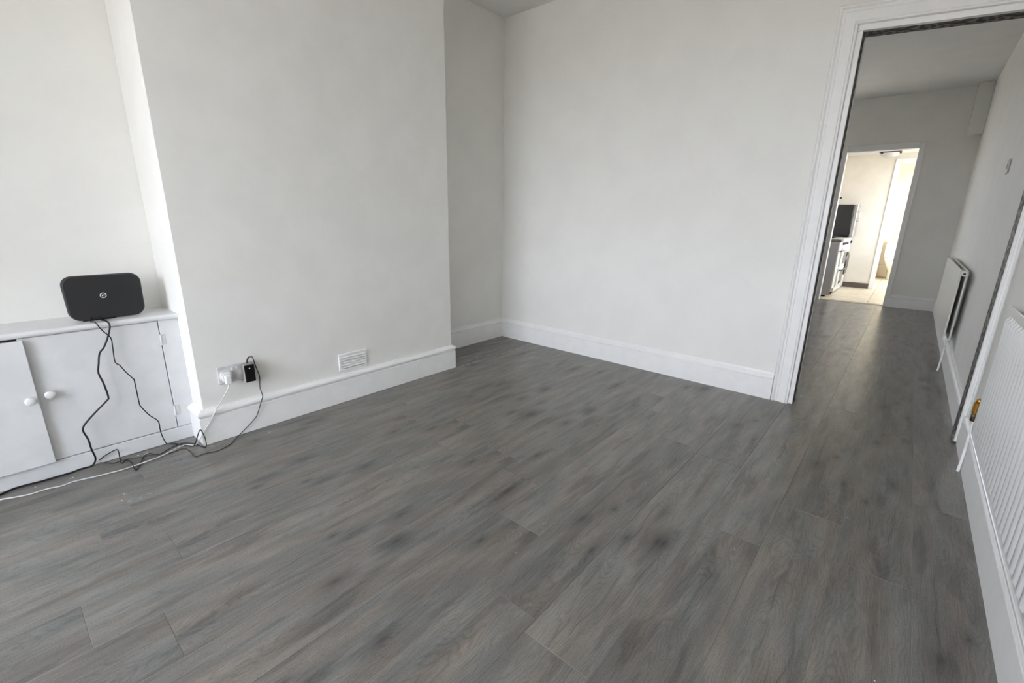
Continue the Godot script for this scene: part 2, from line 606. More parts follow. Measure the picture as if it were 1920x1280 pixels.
func build_floor() -> void:
	var st := tool_()
	box(st, V(-3.05, -0.15, 2.80), V(0.60, -0.0101, FAR - 0.12))
	var fl := struct("floor", st, M.screed, "dark grey wood laminate floor")
	# end joints of each row, as they lie in the room
	var joints := [-2.25, -1.66, -1.89, -1.56, -0.77, -0.82, -1.10, -1.346, -0.145, 0.003, -0.242, -0.086, -0.19, -0.275, -0.92, -0.55]
	var last := -1
	for k in 16:
		var x1: float = 0.193 - 0.1985 * (k - 1)
		var x0: float = 0.193 - 0.1985 * k
		if k == 0:
			x1 = WALL_R
		x0 = maxf(x0, WALL_L)
		var z: float = joints[k] - 1.3 * 7
		while z < 2.6:
			var zz := z + 1.3
			# cut the row at the partition except where it runs through the doorway
			var spans := []
			if x0 > -0.41:
				spans = [[maxf(z, FAR), minf(zz, 2.6)]]
			elif x1 > -2.38:
				spans = [[maxf(z, FAR), minf(zz, BACK2)], [maxf(z, BACK), minf(zz, 2.6)]]
			else:
				# two rows are cut round the chimney breast
				spans = [[maxf(z, FAR), minf(zz, BACK2)], [maxf(z, BACK), minf(zz, BREAST_Z1)], [maxf(z, BREAST_Z0), minf(zz, 2.6)]]
			var kind := rng.randi() % 8
			while kind == last:
				kind = rng.randi() % 8
			last = kind
			var flip := rng.randf() < 0.5
			var jm: Material = M.joint[0] if k < 2 or rng.randf() < 0.55 else M.joint[1]
			for s in spans:
				if s[1] - s[0] > 0.02:
					var zmax: float = s[1]
					if zmax - s[0] > 0.02:
						var dusty: bool = x1 < -2.38 and s[0] > BACK - 0.01 and zmax < BREAST_Z1 + 0.01
						plank(fl, x0, x1, s[0], zmax, z, flip, 8 if dusty else kind, jm)
			z = zz
	# kitchen and bathroom tiles
	st = tool_()
	box(st, V(-1.60, -0.15, FAR - 0.12), V(0.80, -0.004, -12.1))
	var kf := struct("floor_kitchen", st, M.grout, "cream tiled kitchen floor")
	var tz := -7.925
	while tz > -11.9:
		var tx := -1.41
		for i in 5:
			var a := maxf(-1.42 + i * 0.55 - 0.0, -1.41)
			var e := minf(-1.42 + (i + 1) * 0.55 - 0.006, 0.64)
			if e - a > 0.05:
				var s := tool_()
				box(s, V(a, -0.012, tz), V(e, 0.0, maxf(tz - 0.444, -11.97)), 0.002)
				obj("tile", s, M.tile, kf)
		tz -= 0.45
		tx += 0.0
	# brass-coloured threshold strip between laminate and tiles
	st = tool_()
	prism(st, PackedVector2Array([Vector2(0, 0), Vector2(0.035, 0), Vector2(0.028, 0.005), Vector2(0.007, 0.005)]), V(-0.872, 0.0, FAR - 0.03), V(0, 0, -1), V(0, 1, 0), V(0.726, 0, 0))
	struct("trim_1", st, M.tile, "pale threshold strip at the kitchen doorway")


# -------------------------------------------------------------------- skirting boards
func skirting_profile(h: float) -> PackedVector2Array:
	# (out, up), clockwise
	var s := h / 0.173
	return PackedVector2Array([Vector2(0, 0), Vector2(0, 0.173 * s), Vector2(0.008, 0.173 * s), Vector2(0.0105, 0.167 * s), Vector2(0.016, 0.165 * s), Vector2(0.0225, 0.160 * s), Vector2(0.0255, 0.153 * s), Vector2(0.0245, 0.145 * s), Vector2(0.020, 0.140 * s), Vector2(0.0135, 0.138 * s), Vector2(0.0135, 0.133 * s), Vector2(0.0197, 0.130 * s), Vector2(0.0197, 0)])


func ovolo_profile(h: float) -> PackedVector2Array:
	var s := h / 0.173
	return PackedVector2Array([Vector2(0, 0), Vector2(0, 0.173 * s), Vector2(0.007, 0.173 * s), Vector2(0.010, 0.162 * s), Vector2(0.0125, 0.161 * s), Vector2(0.0125, 0.157 * s), Vector2(0.0185, 0.150 * s), Vector2(0.0215, 0.142 * s), Vector2(0.011, 0.1375 * s), Vector2(0.011, 0.1335 * s), Vector2(0.0197, 0.130 * s), Vector2(0.0197, 0)])


func build_skirting() -> void:
	var st := tool_()
	sweep(st, skirting_profile(0.173), [Vector2(-2.545, BREAST_Z0), Vector2(BREAST, BREAST_Z0), Vector2(BREAST, BREAST_Z1), Vector2(WALL_L + 0.02, BREAST_Z1)], 1.0)
	struct("baseboard_chimney", st, M.gloss, "cream gloss skirting round the chimney breast")
	st = tool_()
	sweep(st, ovolo_profile(0.173), [Vector2(WALL_L, BREAST_Z1), Vector2(WALL_L, BACK), Vector2(-0.496, BACK)], 1.0)
	struct("baseboard_back", st, M.gloss, "white gloss skirting in the alcove and along the back wall")
	st = tool_()
	sweep(st, ovolo_profile(0.175), [Vector2(WALL_R, BACK + 0.022), Vector2(WALL_R, 2.6)], 1.0)
	struct("baseboard_right", st, M.gloss, "white gloss skirting below the near ribbed radiator")
	st = tool_()
	sweep(st, ovolo_profile(0.158), [Vector2(-0.096, FAR), Vector2(WALL_R, FAR), Vector2(WALL_R, BACK2)], 1.0)
	struct("baseboard_far", st, M.gloss, "white gloss skirting in the back room")
	st = tool_()
	sweep(st, ovolo_profile(0.158), [Vector2(-0.50, BACK2), Vector2(WALL_L, BACK2), Vector2(WALL_L, FAR), Vector2(-0.95, FAR)], 1.0)
	struct("baseboard_left", st, M.gloss, "white gloss skirting in the hidden part of the back room")
	st = tool_()
	box(st, V(-1.40, 0, -9.72), V(-0.43, 0.085, -9.70), 0.003)
	struct("baseboard_kitchen", st, M.kick, "dark brown skirting on the kitchen wall")


# -------------------------------------------------------------------- doorway
func head_y(x: float) -> float:
	# the old frame has dropped towards the right-hand wall
	return 1.998 - 0.075 * (x + 0.376)


func arch_profile(w: float) -> PackedVector2Array:
	# across from the outer edge (0) to the opening (w), up = thickness off the wall
	return PackedVector2Array([Vector2(0, 0), Vector2(0, 0.014), Vector2(w * 0.06, 0.021), Vector2(w * 0.13, 0.022), Vector2(w * 0.18, 0.017), Vector2(w * 0.22, 0.012), Vector2(w * 0.28, 0.016), Vector2(w * 0.34, 0.017), Vector2(w * 0.37, 0.014), Vector2(w * 0.62, 0.017), Vector2(w * 0.84, 0.020), Vector2(w * 0.87, 0.016), Vector2(w * 0.90, 0.021), Vector2(w * 0.97, 0.022), Vector2(w, 0.018), Vector2(w, 0)])


func build_doorway() -> void:
	# architrave: left post and head share one moulding, mitred at the corner
	var w := 0.093
	var prof := arch_profile(w)
	var st := tool_()
	var xl := -0.493
	var tops := []
	for p in prof:
		# corner of the mitre for this moulding line
		tops.append(Vector3(xl + p.x, head_y(xl + p.x) + 0.026 + (w - p.x), BACK + p.y))
	for i in prof.size() - 1:
		var a := prof[i]
		var b := prof[i + 1]
		var e := b - a
		var on := Vector2(-e.y, e.x)
		poly(st, [V(xl + a.x, 0, BACK + a.y), V(xl + b.x, 0, BACK + b.y), tops[i + 1], tops[i]], V(on.x, 0, on.y))
		var ra := Vector3(WALL_R, head_y(WALL_R) + 0.026 + (w - a.x), BACK + a.y)
		var rb := Vector3(WALL_R, head_y(WALL_R) + 0.026 + (w - b.x), BACK + b.y)
		poly(st, [tops[i], tops[i + 1], rb, ra], V(0, -on.x, on.y))
	struct("trim_2", st, M.gloss, "white moulded architrave round the open doorway")
	# narrow cut-down architrave against the right-hand wall
	st = tool_()
	var rp := PackedVector2Array([Vector2(0, 0), Vector2(0, 0.018), Vector2(0.004, 0.022), Vector2(0.008, 0.022), Vector2(0.010, 0.016), Vector2(0.014, 0.020), Vector2(0.018, 0.020), Vector2(0.021, 0.012), Vector2(0.026, 0.020), Vector2(0.030, 0.014), Vector2(0.030, 0)])
	prism(st, rp, V(0.345, 0.012, BACK), V(1, 0, 0), V(0, 0, 1), V(0, head_y(0.35) + 0.02, 0))
	struct("trim_3", st, M.gloss, "narrow white moulding beside the doorway at the right-hand wall")
	# lining: pale front edge, dark unpainted rebate behind it
	var o := Node3D.new()
	o.name = "door_1"
	o.set_meta("kind", "structure")
	o.set_meta("label", "chipped door lining of the open doorway with the door taken off")
	add_child(o)
	names["door_1"] = 0
	st = tool_()
	box(st, V(-0.400, 0, BACK - 0.012), V(-0.377, head_y(-0.377) - 0.0005, BACK + 0.004), 0.001)
	obj("jamb", st, M.gloss, o)
	st = tool_()
	box(st, V(-0.400, 0, BACK - 0.085), V(-0.376, head_y(-0.376) - 0.0005, BACK - 0.012))
	obj("rebate", st, M.rebate, o)
	st = tool_()
	box(st, V(-0.400, 0, BACK2), V(-0.376, head_y(-0.376) - 0.0005, BACK - 0.085))
	obj("jamb", st, M.gloss, o)
	st = tool_()
	box(st, V(0.351, 0.05, BACK - 0.02), V(0.375, head_y(0.375) - 0.0005, BACK + 0.002), 0.001)
	obj("jamb", st, M.gloss, o)
	st = tool_()
	box(st, V(0.345, 0.0, BACK2), V(0.375, head_y(0.375) - 0.0005, BACK - 0.02), 0.001)
	obj("rebate", st, M.rebate_wood, o)
	st = tool_()
	box(st, V(0.338, 0.0, BACK - 0.03), V(0.354, 0.055, BACK + 0.004), 0.003)
	var ft := obj("jamb_foot", st, M.rebate_wood, o)
	ft.set_meta("label", "bare brown wood at the foot of the lining")
	# head of the lining
	var hd := PackedVector2Array([Vector2(-0.400, head_y(-0.40)), Vector2(0.375, head_y(0.375)), Vector2(0.375, 2.06), Vector2(-0.400, 2.06)])
	st = tool_()
	prism(st, hd, V(0, 0, BACK + 0.004), V(1, 0, 0), V(0, 1, 0), V(0, 0, -0.030))
	obj("head", st, M.gloss, o)
	st = tool_()
	var hr := PackedVector2Array([Vector2(-0.400, head_y(-0.40) + 0.004), Vector2(0.375, head_y(0.375) + 0.004), Vector2(0.375, 2.06), Vector2(-0.400, 2.06)])
	prism(st, hr, V(0, 0, BACK - 0.026), V(1, 0, 0), V(0, 1, 0), V(0, 0, -0.104))
	obj("rebate", st, M.rebate, o)
	# old hinge recess in the left jamb
	st = tool_()
	box(st, V(-0.3775, 0.155, BACK - 0.026), V(-0.3755, 0.235, BACK - 0.002), 0.0008)
	obj("hinge_plate", st, M.dull_metal, o)
	# architrave on the far side
	st = tool_()
	box(st, V(-0.47, 0, BACK2 - 0.02), V(-0.40, 2.09, BACK2), 0.004)
	prism(st, PackedVector2Array([Vector2(-0.47, head_y(-0.47) + 0.02), Vector2(0.375, head_y(0.375) + 0.02), Vector2(0.375, head_y(0.375) + 0.09), Vector2(-0.47, head_y(-0.47) + 0.09)]), V(0, 0, BACK2), V(1, 0, 0), V(0, 1, 0), V(0, 0, -0.02))
	struct("trim_4", st, M.gloss, "white architrave on the far side of the doorway")


# -------------------------------------------------------------------- windows that let the daylight in
func window(called: String, label: String, lo: Vector3, hi: Vector3, across: Vector3, bars: int) -> void:
	# lo..hi: the opening, thin along its normal; across: the axis of its width
	var o := Node3D.new()
	o.name = called
	o.set_meta("kind", "structure")
	o.set_meta("label", label)
	add_child(o)
	var nrm := V(1, 0, 0) if absf(across.z) > 0.5 else V(0, 0, 1)
	var wid: float = (hi - lo).dot(across)
	var c := (lo + hi) * 0.5
	var half: Vector3 = nrm * 0.03
	var f := 0.05
	var st := tool_()
	var base := c - across * wid * 0.5
	for e in [[0.0, f], [wid - f, wid]]:
		var p1: Vector3 = base + across * e[0] - half
		var p2: Vector3 = base + across * e[1] + half
		p1.y = lo.y
		p2.y = hi.y
		box(st, p1, p2, 0.004)
	for e in [[lo.y, lo.y + f], [hi.y - f, hi.y]]:
		var p1: Vector3 = base + across * f - half
		var p2: Vector3 = base + across * (wid - f) + half
		p1.y = e[0]
		p2.y = e[1]
		box(st, p1, p2, 0.004)
	obj("window_frame", st, M.upvc, o)
	for k in bars:
		st = tool_()
		var x: float = wid * (k + 1) / (bars + 1)
		var p1: Vector3 = base + across * (x - 0.02) - half * 0.8
		var p2: Vector3 = base + across * (x + 0.02) + half * 0.8
		p1.y = lo.y + f
		p2.y = hi.y - f
		box(st, p1, p2, 0.003)
		obj("mullion", st, M.upvc, o)
	st = tool_()
	var g1: Vector3 = base + across * f
	var g2: Vector3 = base + across * (wid - f)
	poly(st, [V(g1.x, lo.y + f, g1.z), V(g2.x, lo.y + f, g2.z), V(g2.x, hi.y - f, g2.z), V(g1.x, hi.y - f, g1.z)], nrm)
	obj("pane", st, M.glass, o)


func build_windows() -> void:
	window("window_1", "street window of the front room", V(-2.35, 0.60, 2.70), V(0.15, 2.40, 2.70), V(1, 0, 0), 2)
	window("window_2", "rear window of the back room", V(-2.55, 0.85, FAR - 0.07), V(-1.50, 2.25, FAR - 0.07), V(1, 0, 0), 1)
	window("window_3", "kitchen window", V(0.70, 0.95, -9.50), V(0.70, 2.12, -8.05), V(0, 0, 1), 1)
	window("window_4", "bathroom window", V(0.73, 0.60, -11.5), V(0.73, 2.05, -9.95), V(0, 0, 1), 0)


# -------------------------------------------------------------------- alcove cupboard
func build_cupboard() -> void:
	var X := -2.545
	var zr := BREAST_Z0
	var zl := 0.495
	var t := thing("alcove_cupboard", "low white built-in cupboard with two plain doors under the router", "cupboard", V(X, 0, 0))
	var st := tool_()
	# carcass: back board, sides and a floor; open towards the doors
	box(st, V(WALL_L - X + 0.002, 0.005, zr + 0.002), V(WALL_L - X + 0.012, 0.60, zl))
	box(st, V(WALL_L - X + 0.012, 0.06, zr + 0.002), V(-0.022, 0.068, zl))
	box(st, V(WALL_L - X + 0.012, 0.068, 0.42), V(-0.022, 0.60, 0.44))
	obj("carcass", st, M.cupboard, t)
	st = tool_()
	box(st, V(-0.022, 0.0, zr), V(0.0, 0.067, zl), 0.002)
	obj("plinth", st, M.cupboard, t)
	st = tool_()
	box(st, V(-0.022, 0.069, zr), V(0.0, 0.60, -0.4745), 0.0015)
	obj("stile", st, M.cupboard, t)
	st = tool_()
	box(st, V(-0.022, 0.069, 0.425), V(0.0, 0.60, zl), 0.0015)
	obj("stile", st, M.cupboard, t)
	# top shelf with a rounded nose
	st = tool_()
	var prof := PackedVector2Array([Vector2(WALL_L - X, 0.601), Vector2(WALL_L - X, 0.625)])
	for k in 9:
		var an := PI * 0.5 - PI * k / 8.0
		prof.append(Vector2(0.004 + 0.013 * cos(an), 0.6125 + 0.0125 * sin(an)))
	prism(st, prof, V(0, 0, zr), V(1, 0, 0), V(0, 1, 0), V(0, 0, zl - zr))
	obj("shelf_top", st, M.cupboard, t)
	# right door, flush in the frame
	st = tool_()
	box(st, V(-0.020, 0.071, -0.4715), V(0.0, 0.598, -0.030), 0.0018)
	var d := obj("door", st, M.cupboard, t)
	knob(d, V(0.0, 0.360, -0.078))
	for y in [0.510, 0.158]:
		var h := tool_()
		box(h, V(0.0, y - 0.024, -0.490), V(0.0025, y + 0.024, -0.476), 0.001)
		box(h, V(0.0, y - 0.024, -0.470), V(0.0025, y + 0.024, -0.456), 0.001)
		tube(h, [V(0.003, y - 0.026, -0.473), V(0.003, y + 0.026, -0.473)], 0.0045, 8, false)
		obj("hinge", h, M.cupboard, d)
	# left door, planted on the face and standing proud
	st = tool_()
	box(st, V(0.001, 0.070, -0.044), V(0.021, 0.592, 0.43), 0.002)
	var d2 := obj("door", st, M.cupboard, t)
	knob(d2, V(0.021, 0.354, -0.020))


func knob(parent: Node, at: Vector3) -> void:
	var st := tool_()
	lathe(st, [Vector2(0.0, 0.0), Vector2(0.008, 0.0), Vector2(0.007, 0.008), Vector2(0.0095, 0.013), Vector2(0.0155, 0.016), Vector2(0.017, 0.020), Vector2(0.0155, 0.0245), Vector2(0.010, 0.027), Vector2(0.0, 0.0275)], at, V(1, 0, 0), 20)
	obj("knob", st, M.plastic, parent)


# -------------------------------------------------------------------- router
func build_router() -> void:
	var c := V(-2.612, 0.7215, -0.322)
	var t := thing("router", "black rounded slab-shaped broadband router standing on the alcove cupboard", "router", V(c.x, 0.625, c.z))
	t.rotation = Vector3(0, 0.03, 0)
	var w := 0.264
	var h := 0.190
	# shell: stacked outlines from the front face over a rounded rim to the back
	var layers := [[0.0, 0.90], [0.0025, 0.955], [0.006, 0.985], [0.011, 1.0], [0.024, 1.0], [0.029, 0.985], [0.033, 0.95], [0.034, 0.90]]
	var st := tool_()
	st.set_smooth_group(0)
	var outs := []
	var rr := router_outline(w, h)
	for L in layers:
		var ring := []
		for p in rr:
			var inset: float = 1.0 - L[1]
			var q := p - p.normalized() * inset * 0.06
			ring.append(V(-L[0] + 0.017, q.y + h * 0.5 + 0.002, -q.x))
		outs.append(ring)
	var ctr := V(0, h * 0.5, 0)
	for i in outs.size() - 1:
		for k in rr.size():
			var j := (k + 1) % rr.size()
			var q := [outs[i][k], outs[i][j], outs[i + 1][j], outs[i + 1][k]]
			poly(st, q, (q[0] + q[2]) * 0.5 - ctr)
	st.set_smooth_group(-1)
	poly(st, outs[0], V(1, 0, 0))
	poly(st, outs[-1], V(-1, 0, 0))
	obj("body", st, M.router, t)
	st = tool_()
	box(st, V(-0.018, -0.0, -0.02), V(0.014, 0.006, 0.09), 0.002)
	obj("foot", st, M.router_edge, t)
	# round white emblem: ring and two letters
	var e := V(0.0172, 0.1045, 0.008)
	st = tool_()
	lathe(st, [Vector2(0.0085, 0.0), Vector2(0.0085, 0.0008), Vector2(0.0112, 0.0008), Vector2(0.0112, 0.0)], e, V(1, 0, 0), 28)
	var em := obj("emblem", st, M.plastic, t)
	em.set_meta("label", "white ring with two letters")
	var tm := TextMesh.new()
	var sf := SystemFont.new()
	sf.font_names = PackedStringArray(["Droid Sans"])
	sf.font_weight = 700
	tm.font = sf
	tm.text = "BT"
	tm.font_size = 32
	tm.pixel_size = 0.00029
	tm.depth = 0.0006
	var mi := MeshInstance3D.new()
	mi.mesh = tm
	mi.material_override = M.plastic
	mi.name = "lettering"
	em.add_child(mi, true)
	mi.position = e + V(0.0004, 0, 0)
	mi.rotation = Vector3(0, PI / 2, 0)


func router_outline(w: float, h: float) -> PackedVector2Array:
	var p := round_rect(w, h, 0.040, 10)
	# the lower edge is slightly bowed and a little narrower than the top
	var r := PackedVector2Array()
	for q in p:
		var k := (0.5 - q.y / h)
		r.append(Vector2(q.x * (1.0 - 0.035 * k) , q.y - 0.0 + (0.004 * absf(q.x) / w if q.y < 0 else 0.0)))
	return r


# -------------------------------------------------------------------- socket, plug, adapter, vent
func build_socket() -> void:
	var x := BREAST
	var t := thing("wall_socket", "double wall socket with dulled plate low on the chimney breast", "socket", V(x, 0.278, -0.709))
	var st := tool_()
	box(st, V(0.0, 0.0, -0.073), V(0.009, 0.088, 0.073), 0.003)
	obj("plate", st, M.plate, t)
	for zz in [-0.006, 0.012]:
		st = tool_()
		box(st, V(0.009, 0.058, -zz - 0.006), V(0.0125, 0.078, -zz + 0.006), 0.0012)
		obj("switch", st, M.plate, t)
	for zz in [0.060, -0.060]:
		st = tool_()
		lathe(st, [Vector2(0.0, 0.0), Vector2(0.0035, 0.0), Vector2(0.003, 0.0012), Vector2(0.0, 0.0014)], V(0.009, 0.044, zz), V(1, 0, 0), 10)
		obj("screw", st, M.dull_metal, t)
	# white three-pin plug
	var p := thing("power_plug", "white plug in the left side of the wall socket", "plug", V(x + 0.0095, 0.318, -0.668))
	st = tool_()
	# shield outline, thick grip at the bottom
	var sh := PackedVector2Array([Vector2(-0.025, 0.012), Vector2(-0.016, 0.023), Vector2(0.016, 0.023), Vector2(0.025, 0.012), Vector2(0.024, -0.012), Vector2(0.014, -0.026), Vector2(-0.014, -0.026), Vector2(-0.024, -0.012)])
	prism(st, sh, V(0, 0, 0), V(0, 0, -1), V(0, 1, 0), V(0.014, 0, 0))
	var g2 := PackedVector2Array()
	for q in sh:
		g2.append(q * 0.82 + Vector2(0, -0.006))
	prism(st, g2, V(0.014, 0, 0), V(0, 0, -1), V(0, 1, 0), V(0.010, 0, 0))
	obj("cap", st, M.plastic, p)
	st = tool_()
	box(st, V(0.022, -0.036, -0.014), V(0.040, 0.010, 0.014), 0.005)
	obj("grip", st, M.plastic, p)
	st = tool_()
	tube(st, [V(0.031, -0.030, 0.0), V(0.031, -0.048, 0.003)], 0.0042, 10, false)
	obj("cord_grip", st, M.plastic, p)
	# black mains adapter
	var a := thing("power_adapter", "black-faced mains adapter in the right side of the wall socket", "adapter", V(x + 0.0095, 0.270, -0.762))
	st = tool_()
	box(st, V(0.0, 0.0, -0.026), V(0.041, 0.094, 0.026), 0.005)
	obj("body", st, M.silver, a)
	st = tool_()
	box(st, V(0.041, 0.003, -0.0235), V(0.046, 0.091, 0.0235), 0.0035)
	obj("face", st, M.black_gloss, a)
	st = tool_()
	box(st, V(0.0462, 0.070, -0.003), V(0.0468, 0.076, 0.003), 0.0002)
	obj("indicator", st, M.plastic, a)
	st = tool_()
	tube(st, [V(0.020, 0.092, 0.000), V(0.020, 0.106, -0.002), V(0.018, 0.116, -0.008), V(0.012, 0.120, -0.016)], 0.0038, 8)
	obj("cord_grip", st, M.cable_grey, a)


func build_vent() -> void:
	var t := thing("air_vent", "small white louvred air vent above the chimney breast skirting", "vent", V(BREAST, 0.190, -1.344))
	var w := 0.182
	var h := 0.102
	var st := tool_()
	for b in [[V(0, 0, -w / 2), V(0.008, 0.010, w / 2)], [V(0, h - 0.014, -w / 2), V(0.008, h, w / 2)], [V(0, 0.010, -w / 2), V(0.008, h - 0.014, -w / 2 + 0.013)], [V(0, 0.010, w / 2 - 0.013), V(0.008, h - 0.014, w / 2)]]:
		box(st, b[0], b[1], 0.002)
	obj("frame", st, M.gloss, t)
	st = tool_()
	box(st, V(0.0, 0.010, -w / 2 + 0.013), V(0.001, h - 0.014, w / 2 - 0.013))
	obj("backing", st, M.kick, t)
	for k in 5:
		st = tool_()
		var y := 0.013 + k * 0.0152
		prism(st, PackedVector2Array([Vector2(0.001, y + 0.010), Vector2(0.009, y + 0.0005), Vector2(0.0105, y + 0.003), Vector2(0.0105, y + 0.005), Vector2(0.001, y + 0.0135)]), V(0, 0, -w / 2 + 0.013), V(1, 0, 0), V(0, 1, 0), V(0, 0, w - 0.026))
		obj("louvre", st, M.gloss, t)
	st = tool_()
	box(st, V(0.009, 0.040, -0.008), V(0.0135, 0.052, 0.006), 0.002)
	obj("slider", st, M.gloss, t)


# -------------------------------------------------------------------- radiators
func fluted(st: SurfaceTool, y0: float, y1: float, z0: float, z1: float, depth: float, pitch: float, margin: float) -> void:
	# pressed steel sheet facing -x: flat margin, then rounded upright flutes between a top and a bottom seam
	st.set_smooth_group(0)
	var cols := []
	var z := z0 + margin
	cols.append([z0, 0.0])
	cols.append([z - 0.006, 0.0])
	while z + pitch < z1 - margin + 0.001:
		for s in [[0.0, 0.0], [0.10, 0.0], [0.22, 0.55], [0.34, 0.93], [0.5, 1.0], [0.66, 0.93], [0.78, 0.55], [0.90, 0.0]]:
			cols.append([z + pitch * s[0], depth * s[1]])
		z += pitch
	cols.append([z + 0.004, 0.0])
	cols.append([z1, 0.0])
	var rows := [[y0, 0.0], [y0 + 0.020, 0.0], [y0 + 0.034, 1.0], [y1 - 0.052, 1.0], [y1 - 0.040, 0.0], [y1 - 0.004, 0.0]]
	for i in cols.size() - 1:
		for j in rows.size() - 1:
			var q := []
			for k in [[i, j], [i, j + 1], [i + 1, j + 1], [i + 1, j]]:
				q.append(V(-cols[k[0]][1] * rows[k[1]][1], rows[k[1]][0], cols[k[0]][0]))
			poly(st, q, V(-1, 0, 0))
	st.set_smooth_group(-1)


func valve(parent: Node, at: Vector3, brass: bool) -> void:
	var st := tool_()
	lathe(st, [Vector2(0, 0), Vector2(0.013, 0), Vector2(0.013, 0.030), Vector2(0.010, 0.034), Vector2(0, 0.034)], at + V(0, -0.025, 0), V(0, 1, 0), 14)
	tube(st, [at, at + V(0, 0, 0.045)], 0.011, 12, false)
	obj("valve_body", st, M.dull_metal if brass else M.radiator_old, parent)
	st = tool_()
	if brass:
		var hex := PackedVector2Array()
		for k in 6:
			hex.append(Vector2(cos(TAU * k / 6.0), sin(TAU * k / 6.0)) * 0.015)
		prism(st, hex, at + V(0, 0.010, 0), V(1, 0, 0), V(0, 0, 1), V(0, 0.048, 0))
		lathe(st, [Vector2(0, 0), Vector2(0.010, 0), Vector2(0.010, 0.016), Vector2(0.006, 0.020), Vector2(0, 0.020)], at + V(0, 0.058, 0), V(0, 1, 0), 14)
		obj("valve_nut", st, M.brass, parent)
	else:
		lathe(st, [Vector2(0, 0), Vector2(0.014, 0), Vector2(0.015, 0.022), Vector2(0.010, 0.030), Vector2(0, 0.030)], at + V(0, 0.008, 0), V(0, 1, 0), 12)
		obj("valve_cap", st, M.plastic, parent)
	st = tool_()
	tube(st, [at + V(0, -0.02, 0), V(at.x + 0.002, 0.10, at.z - 0.004), V(at.x, 0.0, at.z - 0.008)], 0.0055, 10)
	obj("pipe", st, M.gloss, parent)


func build_radiators() -> void:
	# near radiator, ribbed front, runs out of the picture
	var x := 0.345
	var t := thing("radiator", "white ribbed panel radiator at the right edge in the front room", "radiator", V(x, 0, -1.84))
	var st := tool_()
	fluted(st, 0.206, 0.768, -0.83, 0.83, 0.010, 0.050, 0.045)
	box(st, V(0.002, 0.206, -0.83), V(0.010, 0.764, 0.83), 0.003)
	box(st, V(-0.005, 0.198, -0.83), V(0.010, 0.210, 0.83), 0.002)
	obj("front_panel", st, M.radiator, t)
	st = tool_()
	box(st, V(-0.006, 0.736, -0.80), V(0.000, 0.772, 0.83), 0.0025)
	obj("top_rail", st, M.radiator, t)
	st = tool_()
	box(st, V(0.014, 0.26, -0.60), V(0.0295, 0.74, -0.56), 0.002)
	obj("bracket", st, M.radiator, t)
	st = tool_()
	box(st, V(0.014, 0.26, 0.56), V(0.0295, 0.74, 0.60), 0.002)
	obj("bracket", st, M.radiator, t)
	valve(t, V(0.000, 0.275, -0.862), true)
	# far radiator, two flat panels
	var x2 := 0.300
	var f := thing("radiator", "white double panel radiator on the right wall of the back room", "radiator", V(x2, 0, -5.50))
	for k in 2:
		st = tool_()
		box(st, V(k * 0.034, 0.235, -0.92), V(k * 0.034 + 0.012, 0.757, 0.90), 0.004)
		obj("panel", st, M.radiator_old, f)
	for zz in [-0.55, 0.0, 0.55]:
		st = tool_()
		box(st, V(0.012, 0.25, zz - 0.02), V(0.034, 0.74, zz + 0.02))
		obj("web", st, M.radiator_old, f)
	for zz in [-0.60, 0.60]:
		st = tool_()
		box(st, V(0.046, 0.30, zz - 0.02), V(0.0745, 0.72, zz + 0.02), 0.002)
		obj("bracket", st, M.radiator_old, f)
	st = tool_()
	tube(st, [V(0.023, 0.735, 0.88), V(0.023, 0.735, 0.935)], 0.019, 14, false)
	obj("end_boss", st, M.radiator_old, f)
	st = tool_()
	lathe(st, [Vector2(0, 0), Vector2(0.008, 0), Vector2(0.007, 0.004), Vector2(0, 0.004)], V(0.023, 0.735, 0.935), V(0, 0, 1), 10)
	obj("bleed_screw", st, M.dull_metal, f)
	valve(f, V(0.023, 0.215, 0.905), false)


# -------------------------------------------------------------------- back room
func build_back_room() -> void:
	var s := thing("light_switch", "grey light switch on the right wall of the back room", "switch", V(WALL_R, 1.39, -4.36))
	var st := tool_()
	box(st, V(-0.009, 0, -0.043), V(0, 0.086, 0.043), 0.002)
	obj("plate", st, M.unit_grey, s)
	st = tool_()
	box(st, V(-0.013, 0.028, -0.008), V(-0.009, 0.058, 0.008), 0.001)
	obj("rocker", st, M.unit_grey, s)
	st = tool_()
	box(st, V(0.243, 2.065, FAR), V(WALL_R, CEIL, FAR + 0.12), 0.004)
	struct("trim_5", st, M.wall, "white pipe boxing in the far corner below the ceiling")
	# kitchen door lining and architrave
	st = tool_()
	box(st, V(-0.902, 0, FAR - 0.12), V(-0.872, 1.995, FAR + 0.001), 0.002)
	box(st, V(-0.146, 0, FAR - 0.12), V(-0.115, 1.995, FAR + 0.001), 0.002)
	box(st, V(-0.872, 1.967, FAR - 0.12), V(-0.146, 1.995, FAR + 0.001), 0.002)
	struct("door_2", st, M.gloss, "white lining of the kitchen doorway")
	st = tool_()
	var aw := 0.055
	for q in [[V(-0.148, 0, FAR), V(-0.148 + aw, 2.043, FAR + 0.017)], [V(-0.870 - aw, 0, FAR), V(-0.870, 2.043, FAR + 0.017)], [V(-0.870, 1.969, FAR), V(-0.148, 2.043, FAR + 0.017)]]:
		box(st, q[0], q[1], 0.004)
	struct("trim_6", st, M.gloss, "white architrave round the kitchen doorway")


